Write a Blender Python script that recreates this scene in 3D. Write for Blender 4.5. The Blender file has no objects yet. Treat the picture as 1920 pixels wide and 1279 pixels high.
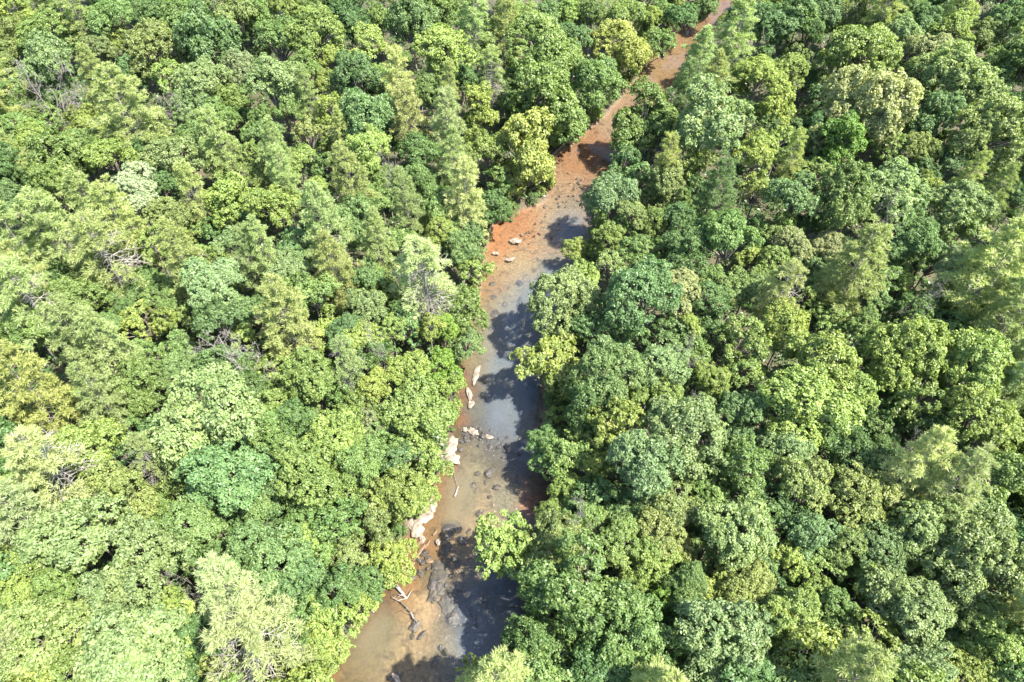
import bpy, math, random
import numpy as np
from mathutils import Vector, Matrix, Quaternion

SEED = 7
rnd = random.Random(SEED)
C = bpy.context.scene.collection
scn = bpy.context.scene

# ------------------------------------------------------------------ camera
CAM_H, PITCH, F, W, H = 95.0, math.radians(50.0), 1280.0, 1920.0, 1279.0
cam_d = bpy.data.cameras.new("camera")
cam_d.sensor_width = 36.0
cam_d.lens = 36.0 * F / W
cam_d.clip_start, cam_d.clip_end = 0.5, 3000.0
cam = bpy.data.objects.new("camera", cam_d)
C.objects.link(cam)
cam.location = (0, 0, CAM_H)
cam.rotation_euler = (math.pi / 2 - PITCH, 0, 0)
scn.camera = cam
CP, SP = math.cos(PITCH), math.sin(PITCH)

def at(px, py, z=0.0):
    """world point at height z seen at photo pixel (px, py)"""
    u, v = (px - W / 2) / F, (H / 2 - py) / F
    d = (u, CP + v * SP, -SP + v * CP)
    t = (z - CAM_H) / d[2]
    return (d[0] * t, d[1] * t, z)

def depth_of(p):
    return p[1] * CP - (p[2] - CAM_H) * SP

def to_px(p):
    d = depth_of(p)
    return (W / 2 + F * p[0] / d, H / 2 - F * (p[1] * SP + (p[2] - CAM_H) * CP) / d)

# ------------------------------------------------------------------ sky, sun, exposure
SUN_EL, SUN_DIR = math.radians(59.0), Vector((0.90, -0.42))   # towards the sun, on the ground
world = bpy.data.worlds.new("World")
scn.world = world
world.use_nodes = True
wn = world.node_tree
bg = wn.nodes["Background"]
sky = wn.nodes.new("ShaderNodeTexSky")
sky.sky_type = 'NISHITA'
sky.sun_disc = False
sky.sun_elevation = SUN_EL
sky.sun_rotation = math.atan2(SUN_DIR.x, SUN_DIR.y)
sky.air_density, sky.dust_density, sky.ozone_density = 1.0, 1.5, 1.0
wn.links.new(sky.outputs[0], bg.inputs[0])
bg.inputs[1].default_value = 0.135
sun_d = bpy.data.lights.new("sun", 'SUN')
sun_d.energy = 4.8
sun_d.angle = math.radians(0.5)
sun_d.color = (1.0, 0.94, 0.82)
sun = bpy.data.objects.new("sun", sun_d)
C.objects.link(sun)
hd = SUN_DIR.normalized() * math.cos(SUN_EL)
sun.rotation_euler = Vector((hd.x, hd.y, math.sin(SUN_EL))).to_track_quat('Z', 'Y').to_euler()
sun.location = (60, -30, 160)
vs = scn.view_settings
vs.view_transform, vs.look, vs.gamma, vs.use_curve_mapping = 'Standard', 'None', 1.0, False
vs.exposure = 2.05
scn.cycles.max_bounces = 8
scn.cycles.transparent_max_bounces = 8
scn.cycles.diffuse_bounces = 4
scn.cycles.transmission_bounces = 4

# ------------------------------------------------------------------ materials
def new_mat(name):
    m = bpy.data.materials.new(name)
    m.use_nodes = True
    nt = m.node_tree
    for n in list(nt.nodes):
        nt.nodes.remove(n)
    out = nt.nodes.new("ShaderNodeOutputMaterial")
    return m, nt, out

def N(nt, kind, **kw):
    n = nt.nodes.new(kind)
    for k, v in kw.items():
        if k.startswith("in_"):
            n.inputs[k[3:].replace("_", " ")].default_value = v
        else:
            setattr(n, k, v)
    return n

def leaf_material(name, trans=0.32, gloss=0.05, rough=0.42, var=0.30, fixed=None):
    m, nt, out = new_mat(name)
    L = nt.links.new
    tint = N(nt, "ShaderNodeAttribute", attribute_name="tint")
    if fixed is None:
        info = N(nt, "ShaderNodeObjectInfo")
        base = info.outputs["Color"]
    else:
        rgb = N(nt, "ShaderNodeRGB")
        rgb.outputs[0].default_value = (*fixed, 1)
        base = rgb.outputs[0]
    mul = N(nt, "ShaderNodeMapRange")
    mul.inputs[1].default_value, mul.inputs[2].default_value = -1, 1
    mul.inputs[3].default_value, mul.inputs[4].default_value = 1 - var, 1 + var * 1.25
    L(tint.outputs["Fac"], mul.inputs[0])
    hue = N(nt, "ShaderNodeMapRange")
    hue.inputs[1].default_value, hue.inputs[2].default_value = -1, 1
    hue.inputs[3].default_value, hue.inputs[4].default_value = 0.518, 0.482
    L(tint.outputs["Fac"], hue.inputs[0])
    hsv = N(nt, "ShaderNodeHueSaturation")
    L(hue.outputs[0], hsv.inputs["Hue"])
    L(mul.outputs[0], hsv.inputs["Value"])
    L(base, hsv.inputs["Color"])
    dif = N(nt, "ShaderNodeBsdfDiffuse")
    L(hsv.outputs[0], dif.inputs["Color"])
    tr = N(nt, "ShaderNodeBsdfTranslucent")
    tc = N(nt, "ShaderNodeMixRGB", blend_type='MULTIPLY')
    tc.inputs[0].default_value = 1
    tc.inputs[2].default_value = (1.15, 1.35, 0.5, 1)
    L(hsv.outputs[0], tc.inputs[1])
    L(tc.outputs[0], tr.inputs["Color"])
    m1 = N(nt, "ShaderNodeMixShader")
    m1.inputs[0].default_value = trans
    L(dif.outputs[0], m1.inputs[1]); L(tr.outputs[0], m1.inputs[2])
    gl = N(nt, "ShaderNodeBsdfGlossy")
    gl.inputs["Roughness"].default_value = rough
    gl.inputs["Color"].default_value = (0.9, 0.95, 0.9, 1)
    m2 = N(nt, "ShaderNodeMixShader")
    m2.inputs[0].default_value = gloss
    L(m1.outputs[0], m2.inputs[1]); L(gl.outputs[0], m2.inputs[2])
    L(m2.outputs[0], out.inputs[0])
    return m

def rough_material(name, c1, c2, scale=3.0, rough=0.9, bump=0.4, detail=6.0, stretch=None):
    m, nt, out = new_mat(name)
    L = nt.links.new
    co = N(nt, "ShaderNodeTexCoord")
    mp = N(nt, "ShaderNodeMapping")
    if stretch:
        mp.inputs["Scale"].default_value = stretch
    L(co.outputs["Object"], mp.inputs[0])
    no = N(nt, "ShaderNodeTexNoise")
    no.inputs["Scale"].default_value = scale
    no.inputs["Detail"].default_value = detail
    no.inputs["Roughness"].default_value = 0.65
    L(mp.outputs[0], no.inputs["Vector"])
    cr = N(nt, "ShaderNodeValToRGB")
    cr.color_ramp.elements[0].position, cr.color_ramp.elements[1].position = 0.35, 0.68
    cr.color_ramp.elements[0].color = (*c1, 1)
    cr.color_ramp.elements[1].color = (*c2, 1)
    L(no.outputs["Fac"], cr.inputs[0])
    b = N(nt, "ShaderNodeBsdfPrincipled")
    b.inputs["Roughness"].default_value = rough
    L(cr.outputs[0], b.inputs["Base Color"])
    bp = N(nt, "ShaderNodeBump")
    bp.inputs["Strength"].default_value = bump
    bp.inputs["Distance"].default_value = 0.15
    L(no.outputs["Fac"], bp.inputs["Height"])
    L(bp.outputs[0], b.inputs["Normal"])
    L(b.outputs[0], out.inputs[0])
    return m

M_LEAF = leaf_material("broad_leaf", trans=0.30, gloss=0.035, rough=0.55)
M_NEEDLE = leaf_material("pine_needle", trans=0.42, gloss=0.02, rough=0.6, var=0.22)
M_UNDER = leaf_material("undergrowth_leaf", trans=0.3, gloss=0.03, fixed=(0.06, 0.115, 0.032))
M_BARK = rough_material("bark", (0.10, 0.085, 0.065), (0.26, 0.235, 0.20), 4.0, stretch=(1, 1, 0.3))
M_PINEBARK = rough_material("pine_bark", (0.14, 0.12, 0.10), (0.32, 0.29, 0.26), 4.0, stretch=(1, 1, 0.3))
M_DEAD = rough_material("dead_wood", (0.13, 0.12, 0.105), (0.31, 0.29, 0.265), 3.0, stretch=(1, 1, 0.4))
M_DRIFT = rough_material("driftwood", (0.07, 0.05, 0.035), (0.16, 0.125, 0.09), 2.5)
M_PALE_ROCK = rough_material("pale_rock", (0.075, 0.056, 0.04), (0.30, 0.262, 0.215), 1.6, bump=1.0)
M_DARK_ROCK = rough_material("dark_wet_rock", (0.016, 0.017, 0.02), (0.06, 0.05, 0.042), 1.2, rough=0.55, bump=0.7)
M_BROWN_ROCK = rough_material("brown_rock", (0.07, 0.042, 0.024), (0.17, 0.108, 0.06), 1.0, rough=0.7, bump=0.7)

# ------------------------------------------------------------------ mesh helpers
def mesh_np(name, verts, faces, mat, tint=None, smooth=False, attrs=None):
    verts = np.asarray(verts, dtype=np.float32)
    faces = np.asarray(faces, dtype=np.int32)
    k = faces.shape[1]
    me = bpy.data.meshes.new(name)
    me.vertices.add(len(verts))
    me.vertices.foreach_set("co", verts.ravel())
    me.loops.add(faces.size)
    me.loops.foreach_set("vertex_index", faces.ravel())
    me.polygons.add(len(faces))
    me.polygons.foreach_set("loop_start", np.arange(0, faces.size, k, dtype=np.int32))
    me.polygons.foreach_set("loop_total", np.full(len(faces), k, dtype=np.int32))
    if smooth:
        me.polygons.foreach_set("use_smooth", np.ones(len(faces), dtype=bool))
    me.update(calc_edges=True)
    if tint is not None:
        a = me.attributes.new("tint", 'FLOAT', 'POINT')
        a.data.foreach_set("value", np.asarray(tint, dtype=np.float32))
    for an, av in (attrs or {}).items():
        av = np.asarray(av, dtype=np.float32)
        if av.ndim == 2:
            a = me.attributes.new(an, 'FLOAT_COLOR', 'POINT')
            a.data.foreach_set("color", np.concatenate([av, np.ones((len(av), 1), np.float32)], 1).ravel())
        else:
            a = me.attributes.new(an, 'FLOAT', 'POINT')
            a.data.foreach_set("value", av)
    me.materials.append(mat)
    return me

def unit(v):
    return v / np.maximum(np.linalg.norm(v, axis=-1, keepdims=True), 1e-9)

def rand_dirs(r, n):
    return unit(r.normal(size=(n, 3)))

def leaf_quads(pos, axis, normal, length, width, fold=0.22):
    """folded rhombic leaves; arrays of n rows -> (4n verts, n quads)"""
    axis = unit(axis)
    side = unit(np.cross(normal, axis))
    nrm = np.cross(axis, side)
    l, w = length[:, None], width[:, None]
    base = pos - axis * l * 0.5
    tip = pos + axis * l * 0.5 - nrm * l * 0.12
    a = pos + side * w * 0.5 + nrm * w * fold - axis * l * 0.05
    b = pos - side * w * 0.5 + nrm * w * fold - axis * l * 0.05
    v = np.stack([base, b, tip, a], 1).reshape(-1, 3)
    f = np.arange(len(pos) * 4).reshape(-1, 4)
    return v, f

def tube(path, radii, sides=5):
    path = np.asarray(path, float)
    n = len(path)
    vs_, fs_ = [], []
    for i in range(n):
        t = path[min(i + 1, n - 1)] - path[max(i - 1, 0)]
        t = t / max(np.linalg.norm(t), 1e-9)
        up = np.array([0, 0, 1.0]) if abs(t[2]) < 0.9 else np.array([1.0, 0, 0])
        a = np.cross(t, up); a /= np.linalg.norm(a)
        b = np.cross(t, a)
        for k in range(sides):
            th = 2 * math.pi * k / sides
            vs_.append(path[i] + (a * math.cos(th) + b * math.sin(th)) * radii[i])
    for i in range(n - 1):
        for k in range(sides):
            k2 = (k + 1) % sides
            fs_.append((i * sides + k, i * sides + k2, (i + 1) * sides + k2, (i + 1) * sides + k))
    return np.array(vs_), np.array(fs_)

class Tubes:
    def __init__(self):
        self.v, self.f, self.n = [], [], 0
    def add(self, path, radii, sides=5):
        v, f = tube(path, radii, sides)
        self.v.append(v); self.f.append(f + self.n); self.n += len(v)
    def mesh(self, name, mat):
        if not self.v:
            self.add([(0, 0, 0), (0, 0, 0.1)], [0.02, 0.02], 3)
        return mesh_np(name, np.concatenate(self.v), np.concatenate(self.f), mat, smooth=True)

def obj(name, mesh, parent=None):
    o = bpy.data.objects.new(name, mesh)
    C.objects.link(o)
    if parent is not None:
        o.parent = parent
    return o

# ------------------------------------------------------------------ value noise in python (for terrain)
def vnoise(x, y, seed=0):
    xi, yi = np.floor(x).astype(np.int64), np.floor(y).astype(np.int64)
    fx, fy = x - xi, y - yi
    fx, fy = fx * fx * (3 - 2 * fx), fy * fy * (3 - 2 * fy)
    def h(a, b):
        n = (a * 374761393 + b * 668265263 + seed * 974634211) & 0x7fffffff
        n = ((n ^ (n >> 13)) * 1274126177) & 0x7fffffff
        return ((n ^ (n >> 16)) & 0xffff) / 65535.0
    return (h(xi, yi) * (1 - fx) + h(xi + 1, yi) * fx) * (1 - fy) + (h(xi, yi + 1) * (1 - fx) + h(xi + 1, yi + 1) * fx) * fy

def fbm(x, y, seed=0, o=4):
    s, a, t = 0.0, 0.5, 0.0
    for i in range(o):
        s = s + a * vnoise(x * 2 ** i, y * 2 ** i, seed + i); t += a; a *= 0.5
    return s / t

# ------------------------------------------------------------------ the river's course
LEFT_PX = [(560, 1400), (606, 1290), (640, 1222), (672, 1178), (700, 1130), (728, 1098), (752, 1060), (764, 1010), (782, 970), (812, 930), (832, 880),
           (842, 830), (848, 780), (858, 720), (864, 680), (878, 640), (884, 600), (896, 550), (906, 500), (916, 460), (926, 425), (968, 402), (1020, 380),
           (1034, 340), (1038, 300), (1080, 265), (1130, 225), (1166, 185), (1196, 145), (1226, 100), (1262, 66), (1300, 30), (1350, -10), (1420, -60), (1500, -110)]
RIGHT_PX = [(905, 1400), (930, 1290), (955, 1215), (985, 1170), (1015, 1120), (1025, 1060), (1035, 980), (1030, 900), (1020, 840), (1020, 780), (1025, 730), (1030, 690), (1030, 650),
            (1040, 600), (1068, 550), (1085, 500), (1098, 450), (1112, 400), (1122, 350), (1160, 310), (1185, 262), (1205, 222), (1245, 180), (1282, 140),
            (1306, 95), (1332, 60), (1366, 25), (1400, -10), (1480, -60), (1570, -110)]
lw = np.array(sorted([at(x, y)[:2] for x, y in LEFT_PX], key=lambda p: p[1]))
rw = np.array(sorted([at(x, y)[:2] for x, y in RIGHT_PX], key=lambda p: p[1]))

def banks(y):
    xl = np.interp(y, lw[:, 1], lw[:, 0]) + (fbm(y * 0.35, y * 0 + 3.1, 5) - 0.5) * 1.6
    xr = np.interp(y, rw[:, 1], rw[:, 0]) + (fbm(y * 0.35, y * 0 + 9.7, 8) - 0.5) * 1.6
    return xl, xr

def river_sd(x, y):
    """metres outside the water (negative inside)"""
    xl, xr = banks(np.asarray(y, float))
    slope = (np.interp(np.asarray(y) + 2, lw[:, 1], lw[:, 0]) - np.interp(np.asarray(y) - 2, lw[:, 1], lw[:, 0])) / 4
    return np.maximum(xl - x, x - xr) / np.sqrt(1 + slope ** 2)

def ground_z(x, y):
    s = river_sd(x, y)
    out = np.clip(s, 0, None)
    z_out = 0.02 + 1.5 * (1 - np.exp(-out / 2.2)) + np.clip(out - 4, 0, 200) * 0.012 + (fbm(x * 0.12, y * 0.12, 3) - 0.5) * 1.2 * np.clip(out / 4, 0, 1)
    ins = np.clip(-s, 0, None)
    z_in = -0.04 - 0.55 * (1 - np.exp(-ins / 2.5)) + (fbm(x * 0.5, y * 0.5, 21) - 0.5) * 0.22 * np.clip(ins / 1.5, 0, 1)
    return np.where(s > 0, z_out, z_in)

# ------------------------------------------------------------------ forest floor and river bed: one sheet
def graded(lo, hi, a, b, fine, coarse):
    left = np.arange(lo, a, coarse); mid = np.arange(a, b, fine); right = np.arange(b, hi + coarse, coarse)
    return np.concatenate([left, mid, right])
# sheet coordinates follow the river: u is measured from the mid-line
ys = graded(-320, 900, 4, 330, 0.6, 12)
us = np.concatenate([-np.geomspace(700, 16, 26), np.arange(-15, 15.01, 0.5), np.geomspace(16, 700, 26)])
UU, YY = np.meshgrid(us, ys)
xlm, xrm = banks(YY)
XX = UU + (xlm + xrm) / 2
ZZ = ground_z(XX, YY)
nx, ny = len(us), len(ys)
gv = np.stack([XX, YY, ZZ], -1).reshape(-1, 3)
ii = np.arange(nx * ny).reshape(ny, nx)
gf = np.stack([ii[:-1, :-1], ii[:-1, 1:], ii[1:, 1:], ii[1:, :-1]], -1).reshape(-1, 4)
# tints of the bed, read where they lie (sRGB of the wet sand, stones and silt)
BED = [(620, 1275, 150, 95, 48), (655, 1225, 135, 112, 72), (700, 1185, 128, 120, 88), (690, 1140, 140, 100, 60), (745, 1245, 190, 150, 108),
       (800, 1150, 208, 160, 120), (855, 1240, 175, 148, 118), (900, 1200, 140, 120, 105), (770, 1090, 178, 112, 55), (720, 1105, 120, 70, 40), (790, 1035, 172, 108, 56),
       (855, 1062, 205, 160, 122), (850, 1000, 170, 130, 90), (832, 965, 165, 108, 55), (815, 945, 165, 100, 48), (870, 930, 140, 128, 98), (908, 975, 196, 155, 122),
       (955, 935, 150, 135, 118), (990, 940, 190, 120, 90), (885, 870, 160, 140, 110), (845, 880, 160, 100, 50), (862, 790, 158, 92, 46), (876, 720, 150, 88, 48),
       (930, 700, 165, 148, 112), (960, 770, 140, 128, 112), (905, 770, 120, 105, 85), (1005, 790, 180, 145, 120), (925, 640, 164, 148, 116), (895, 620, 150, 125, 85),
       (945, 560, 180, 155, 122), (1000, 560, 158, 150, 132), (1040, 520, 150, 145, 132), (970, 500, 194, 152, 114), (925, 540, 180, 125, 80), (928, 445, 205, 118, 62), (985, 430, 200, 122, 72),
       (1030, 440, 182, 138, 112), (1065, 400, 175, 140, 120), (1060, 350, 178, 128, 100), (1080, 310, 180, 112, 66), (1130, 270, 178, 108, 62), (1150, 240, 175, 128, 105),
       (1195, 195, 176, 128, 100), (1235, 135, 170, 120, 74), (1270, 95, 172, 120, 74), (1330, 40, 170, 112, 72), (1370, 0, 168, 108, 70), (900, 830, 120, 100, 80), (960, 850, 110, 95, 85), (870, 812, 80, 68, 55), (895, 820, 75, 66, 58), (925, 832, 85, 75, 70), (945, 845, 95, 82, 74), (835, 1100, 95, 80, 68), (850, 1135, 80, 72, 68), (885, 1170, 85, 76, 72), (815, 1062, 120, 95, 70),
       (1075, 380, 150, 120, 105), (1045, 415, 190, 150, 125), (960, 410, 190, 110, 62)]
bx = np.array([at(a[0], a[1])[:2] for a in BED])
bc = (np.array([a[2:] for a in BED]) / 255.0)
bc = np.where(bc <= 0.04045, bc / 12.92, ((bc + 0.055) / 1.055) ** 2.4) * 0.50
bc = (bc * 0.8 + bc.mean(1, keepdims=True) * 0.2) * np.array([0.62, 0.74, 0.72])
def bed_colour(x, y):
    wx = x + (fbm(x * 0.4, y * 0.4, 31) - 0.5) * 4
    wy = y + (fbm(x * 0.4, y * 0.4, 37) - 0.5) * 6
    d2 = (wx[:, None] - bx[None, :, 0]) ** 2 + ((wy[:, None] - bx[None, :, 1]) * 0.7) ** 2
    w = 1.0 / (d2 + 0.6) ** 1.7
    return (w @ bc) / w.sum(1, keepdims=True)
near = (np.abs(gv[:, 1] - 150) < 230) & (river_sd(gv[:, 0], gv[:, 1]) < 6)
bcol = np.tile(np.array([0.2, 0.14, 0.09]), (len(gv), 1))
bcol[near] = bed_colour(gv[near, 0], gv[near, 1])
sd_all = river_sd(gv[:, 0], gv[:, 1])
wet = np.clip((0.9 - sd_all) / 0.9, 0, 1)

def ground_material():
    m, nt, out = new_mat("forest_floor_and_bed")
    L = nt.links.new
    co = N(nt, "ShaderNodeTexCoord")
    n1 = N(nt, "ShaderNodeTexNoise"); n1.inputs["Scale"].default_value = 0.55; n1.inputs["Detail"].default_value = 8; n1.inputs["Roughness"].default_value = 0.7
    L(co.outputs["Object"], n1.inputs["Vector"])
    fl = N(nt, "ShaderNodeValToRGB")
    e = fl.color_ramp.elements
    e[0].position, e[0].color = 0.3, (0.022, 0.035, 0.014, 1)
    e[1].position, e[1].color = 0.7, (0.085, 0.066, 0.04, 1)
    L(n1.outputs["Fac"], fl.inputs[0])
    bed = N(nt, "ShaderNodeAttribute", attribute_name="bed")
    # cobbles and gravel grain
    vo = N(nt, "ShaderNodeTexVoronoi"); vo.inputs["Scale"].default_value = 2.6; vo.inputs["Randomness"].default_value = 1
    L(co.outputs["Object"], vo.inputs["Vector"])
    n2 = N(nt, "ShaderNodeTexNoise"); n2.inputs["Scale"].default_value = 2.2; n2.inputs["Detail"].default_value = 9; n2.inputs["Roughness"].default_value = 0.75
    L(co.outputs["Object"], n2.inputs["Vector"])
    gr = N(nt, "ShaderNodeMapRange"); gr.inputs[1].default_value, gr.inputs[2].default_value = 0.3, 0.7; gr.inputs[3].default_value, gr.inputs[4].default_value = 0.62, 1.35
    L(n2.outputs["Fac"], gr.inputs[0])
    cell = N(nt, "ShaderNodeSeparateColor"); L(vo.outputs["Color"], cell.inputs[0])
    cm = N(nt, "ShaderNodeMapRange"); cm.inputs[3].default_value, cm.inputs[4].default_value = 0.82, 1.12
    L(cell.outputs[0], cm.inputs[0])
    n4 = N(nt, "ShaderNodeTexNoise"); n4.inputs["Scale"].default_value = 0.75; n4.inputs["Detail"].default_value = 5; n4.inputs["Roughness"].default_value = 0.6; n4.inputs["Distortion"].default_value = 0.8
    L(co.outputs["Object"], n4.inputs["Vector"])
    dk = N(nt, "ShaderNodeMapRange"); dk.inputs[1].default_value, dk.inputs[2].default_value = 0.52, 0.66; dk.inputs[3].default_value, dk.inputs[4].default_value = 1.0, 0.45
    L(n4.outputs["Fac"], dk.inputs[0])
    m0 = N(nt, "ShaderNodeMath", operation='MULTIPLY'); L(gr.outputs[0], m0.inputs[0]); L(dk.outputs[0], m0.inputs[1])
    mm = N(nt, "ShaderNodeMath", operation='MULTIPLY'); L(m0.outputs[0], mm.inputs[0]); L(cm.outputs[0], mm.inputs[1])
    bm_ = N(nt, "ShaderNodeVectorMath", operation='SCALE'); L(bed.outputs["Color"], bm_.inputs[0]); L(mm.outputs[0], bm_.inputs["Scale"])
    wet_ = N(nt, "ShaderNodeAttribute", attribute_name="wet")
    mx = N(nt, "ShaderNodeMixRGB"); L(wet_.outputs["Fac"], mx.inputs[0]); L(fl.outputs[0], mx.inputs[1]); L(bm_.outputs[0], mx.inputs[2])
    b = N(nt, "ShaderNodeBsdfPrincipled"); b.inputs["Roughness"].default_value = 0.9
    L(mx.outputs[0], b.inputs["Base Color"])
    bp = N(nt, "ShaderNodeBump"); bp.inputs["Strength"].default_value = 0.5; bp.inputs["Distance"].default_value = 0.2
    L(n2.outputs["Fac"], bp.inputs["Height"]); L(bp.outputs[0], b.inputs["Normal"])
    L(b.outputs[0], out.inputs[0])
    return m
g = obj("ground", mesh_np("ground", gv, gf, ground_material(), smooth=True, attrs={"bed": bcol, "wet": wet}))
g["kind"] = "structure"

# ------------------------------------------------------------------ water: one sheet over the bed
def water_material():
    m, nt, out = new_mat("river_water")
    L = nt.links.new
    co = N(nt, "ShaderNodeTexCoord")
    mp = N(nt, "ShaderNodeMapping"); mp.inputs["Rotation"].default_value = (0, 0, math.radians(-20)); mp.inputs["Scale"].default_value = (1.0, 0.55, 1)
    L(co.outputs["Object"], mp.inputs[0])
    n1 = N(nt, "ShaderNodeTexNoise"); n1.inputs["Scale"].default_value = 2.6; n1.inputs["Detail"].default_value = 5
    L(mp.outputs[0], n1.inputs["Vector"])
    rif = N(nt, "ShaderNodeAttribute", attribute_name="riffle")
    st = N(nt, "ShaderNodeMapRange"); st.inputs[3].default_value, st.inputs[4].default_value = 0.12, 1.0
    L(rif.outputs["Fac"], st.inputs[0])
    bp = N(nt, "ShaderNodeBump"); bp.inputs["Distance"].default_value = 0.12
    L(st.outputs[0], bp.inputs["Strength"]); L(n1.outputs["Fac"], bp.inputs["Height"])
    fr = N(nt, "ShaderNodeFresnel"); fr.inputs["IOR"].default_value = 1.33
    L(bp.outputs[0], fr.inputs["Normal"])
    tr = N(nt, "ShaderNodeBsdfTransparent"); tr.inputs["Color"].default_value = (0.95, 0.93, 0.86, 1)
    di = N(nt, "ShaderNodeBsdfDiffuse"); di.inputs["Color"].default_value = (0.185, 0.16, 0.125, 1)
    shading = N(nt, "ShaderNodeAttribute", attribute_name="shading")
    pc = N(nt, "ShaderNodeMixRGB"); L(shading.outputs["Fac"], pc.inputs[0]); pc.inputs[1].default_value = (0.15, 0.128, 0.085, 1); pc.inputs[2].default_value = (0.092, 0.112, 0.138, 1)  # second colour: blue of tree shade, painted into the water
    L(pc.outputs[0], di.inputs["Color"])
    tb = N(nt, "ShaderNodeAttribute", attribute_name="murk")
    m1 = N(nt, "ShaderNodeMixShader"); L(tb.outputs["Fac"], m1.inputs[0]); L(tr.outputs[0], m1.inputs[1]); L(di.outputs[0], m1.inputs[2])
    # broken white water, with sun sparkles painted in as pale specks
    n3 = N(nt, "ShaderNodeTexNoise"); n3.inputs["Scale"].default_value = 4.2; n3.inputs["Detail"].default_value = 6; n3.inputs["Roughness"].default_value = 0.7
    L(mp.outputs[0], n3.inputs["Vector"])
    fm = N(nt, "ShaderNodeMapRange"); fm.inputs[1].default_value, fm.inputs[2].default_value = 0.60, 0.70
    L(n3.outputs["Fac"], fm.inputs[0])
    fm2 = N(nt, "ShaderNodeMath", operation='MULTIPLY'); L(fm.outputs[0], fm2.inputs[0]); L(rif.outputs["Fac"], fm2.inputs[1])
    fd = N(nt, "ShaderNodeBsdfDiffuse"); fd.inputs["Color"].default_value = (0.6, 0.56, 0.52, 1)
    m3 = N(nt, "ShaderNodeMixShader"); L(fm2.outputs[0], m3.inputs[0]); L(m1.outputs[0], m3.inputs[1]); L(fd.outputs[0], m3.inputs[2])
    gl = N(nt, "ShaderNodeBsdfGlossy"); gl.inputs["Roughness"].default_value = 0.06
    L(bp.outputs[0], gl.inputs["Normal"])
    m2 = N(nt, "ShaderNodeMixShader"); L(fr.outputs[0], m2.inputs[0]); L(m3.outputs[0], m2.inputs[1]); L(gl.outputs[0], m2.inputs[2])
    L(m2.outputs[0], out.inputs[0])
    return m
wy = np.arange(8, 330, 0.8)
wu = np.linspace(-1.12, 1.12, 33)
WU, WY = np.meshgrid(wu, wy)
xl_, xr_ = banks(WY)
WX = (xl_ + xr_) / 2 + WU * (xr_ - xl_) / 2
wv = np.stack([WX, WY, np.zeros_like(WX)], -1).reshape(-1, 3)
jj = np.arange(WX.size).reshape(WX.shape)
wf = np.stack([jj[:-1, :-1], jj[:-1, 1:], jj[1:, 1:], jj[1:, :-1]], -1).reshape(-1, 4)
def blobs(x, y, lst):
    a = np.zeros(len(x))
    for (px, py, r) in lst:
        q = at(px, py)
        rr = r * depth_of(q) / F
        a = np.maximum(a, np.exp(-((x - q[0]) ** 2 + ((y - q[1]) * 0.72) ** 2) / rr ** 2))
    return a
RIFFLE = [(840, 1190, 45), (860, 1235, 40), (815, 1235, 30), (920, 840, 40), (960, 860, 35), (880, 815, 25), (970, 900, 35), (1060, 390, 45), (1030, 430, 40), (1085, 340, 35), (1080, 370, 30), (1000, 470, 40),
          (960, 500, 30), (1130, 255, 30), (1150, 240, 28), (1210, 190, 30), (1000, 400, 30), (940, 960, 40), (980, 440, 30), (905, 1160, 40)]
MURK = [(690, 1185, 50), (950, 770, 60), (900, 1150, 60), (890, 1200, 50), (940, 1110, 50), (1070, 430, 40), (860, 925, 38), (850, 960, 30), (940, 660, 60), (960, 600, 55), (940, 740, 50), (970, 780, 60), (1010, 560, 50), (1040, 530, 40), (920, 700, 40), (950, 640, 60), (990, 730, 50), (990, 830, 25), (900, 1150, 40)]  # silt patches, some thickened so the painted shade colour shows
SHADING = [(950, 770, 70), (985, 740, 60), (1000, 545, 60), (1035, 510, 45), (975, 615, 55), (950, 690, 40), (980, 860, 40), (1070, 430, 40), (900, 1150, 70), (890, 1200, 60), (950, 1120, 60), (920, 1080, 40)]  # stretches where the bluish look of shaded water is painted in
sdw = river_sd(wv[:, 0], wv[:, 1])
shading = np.clip(blobs(wv[:, 0], wv[:, 1], SHADING) * 1.3, 0, 1)
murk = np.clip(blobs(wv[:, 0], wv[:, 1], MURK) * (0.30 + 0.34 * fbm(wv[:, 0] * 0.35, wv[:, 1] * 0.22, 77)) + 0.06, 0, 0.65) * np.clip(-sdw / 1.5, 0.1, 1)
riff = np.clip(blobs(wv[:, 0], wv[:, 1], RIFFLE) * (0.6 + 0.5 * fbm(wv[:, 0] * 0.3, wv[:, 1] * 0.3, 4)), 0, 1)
w_ = obj("river_water", mesh_np("river_water", wv, wf, water_material(), smooth=True, attrs={"murk": murk, "riffle": riff, "shading": shading}))
w_["kind"] = "structure"

# ------------------------------------------------------------------ crowns
def sprays_to_leaves(r, P, Nn, rho, per, ll, lw_, tint_s, droop=0.35, loose=0.5):
    """leaf rosettes: P spray centres, Nn spray normals"""
    n = len(P)
    P = np.repeat(P, per, 0); Nr = np.repeat(Nn, per, 0); ts = np.repeat(tint_s, per)
    rh = np.repeat(rho, per)
    t = unit(np.cross(Nr, rand_dirs(r, len(P))))
    rad = np.sqrt(r.uniform(0.03, 1, len(P))) * rh
    pos = P + t * rad[:, None] - Nr * (droop * rad ** 2 / rh)[:, None] + rand_dirs(r, len(P)) * (0.12 * rh)[:, None]
    nrm = unit(Nr + t * 0.35 + rand_dirs(r, len(P)) * loose)
    ax = unit(t + rand_dirs(r, len(P)) * 0.55 - Nr * 0.15)
    L_ = r.uniform(0.7, 1.3, len(P)) * ll
    v, f = leaf_quads(pos, ax, nrm, L_, L_ * lw_)
    tint = np.clip(ts + r.normal(0, 0.28, len(P)), -1, 1)
    return v, f, np.repeat(tint, 4)

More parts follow.
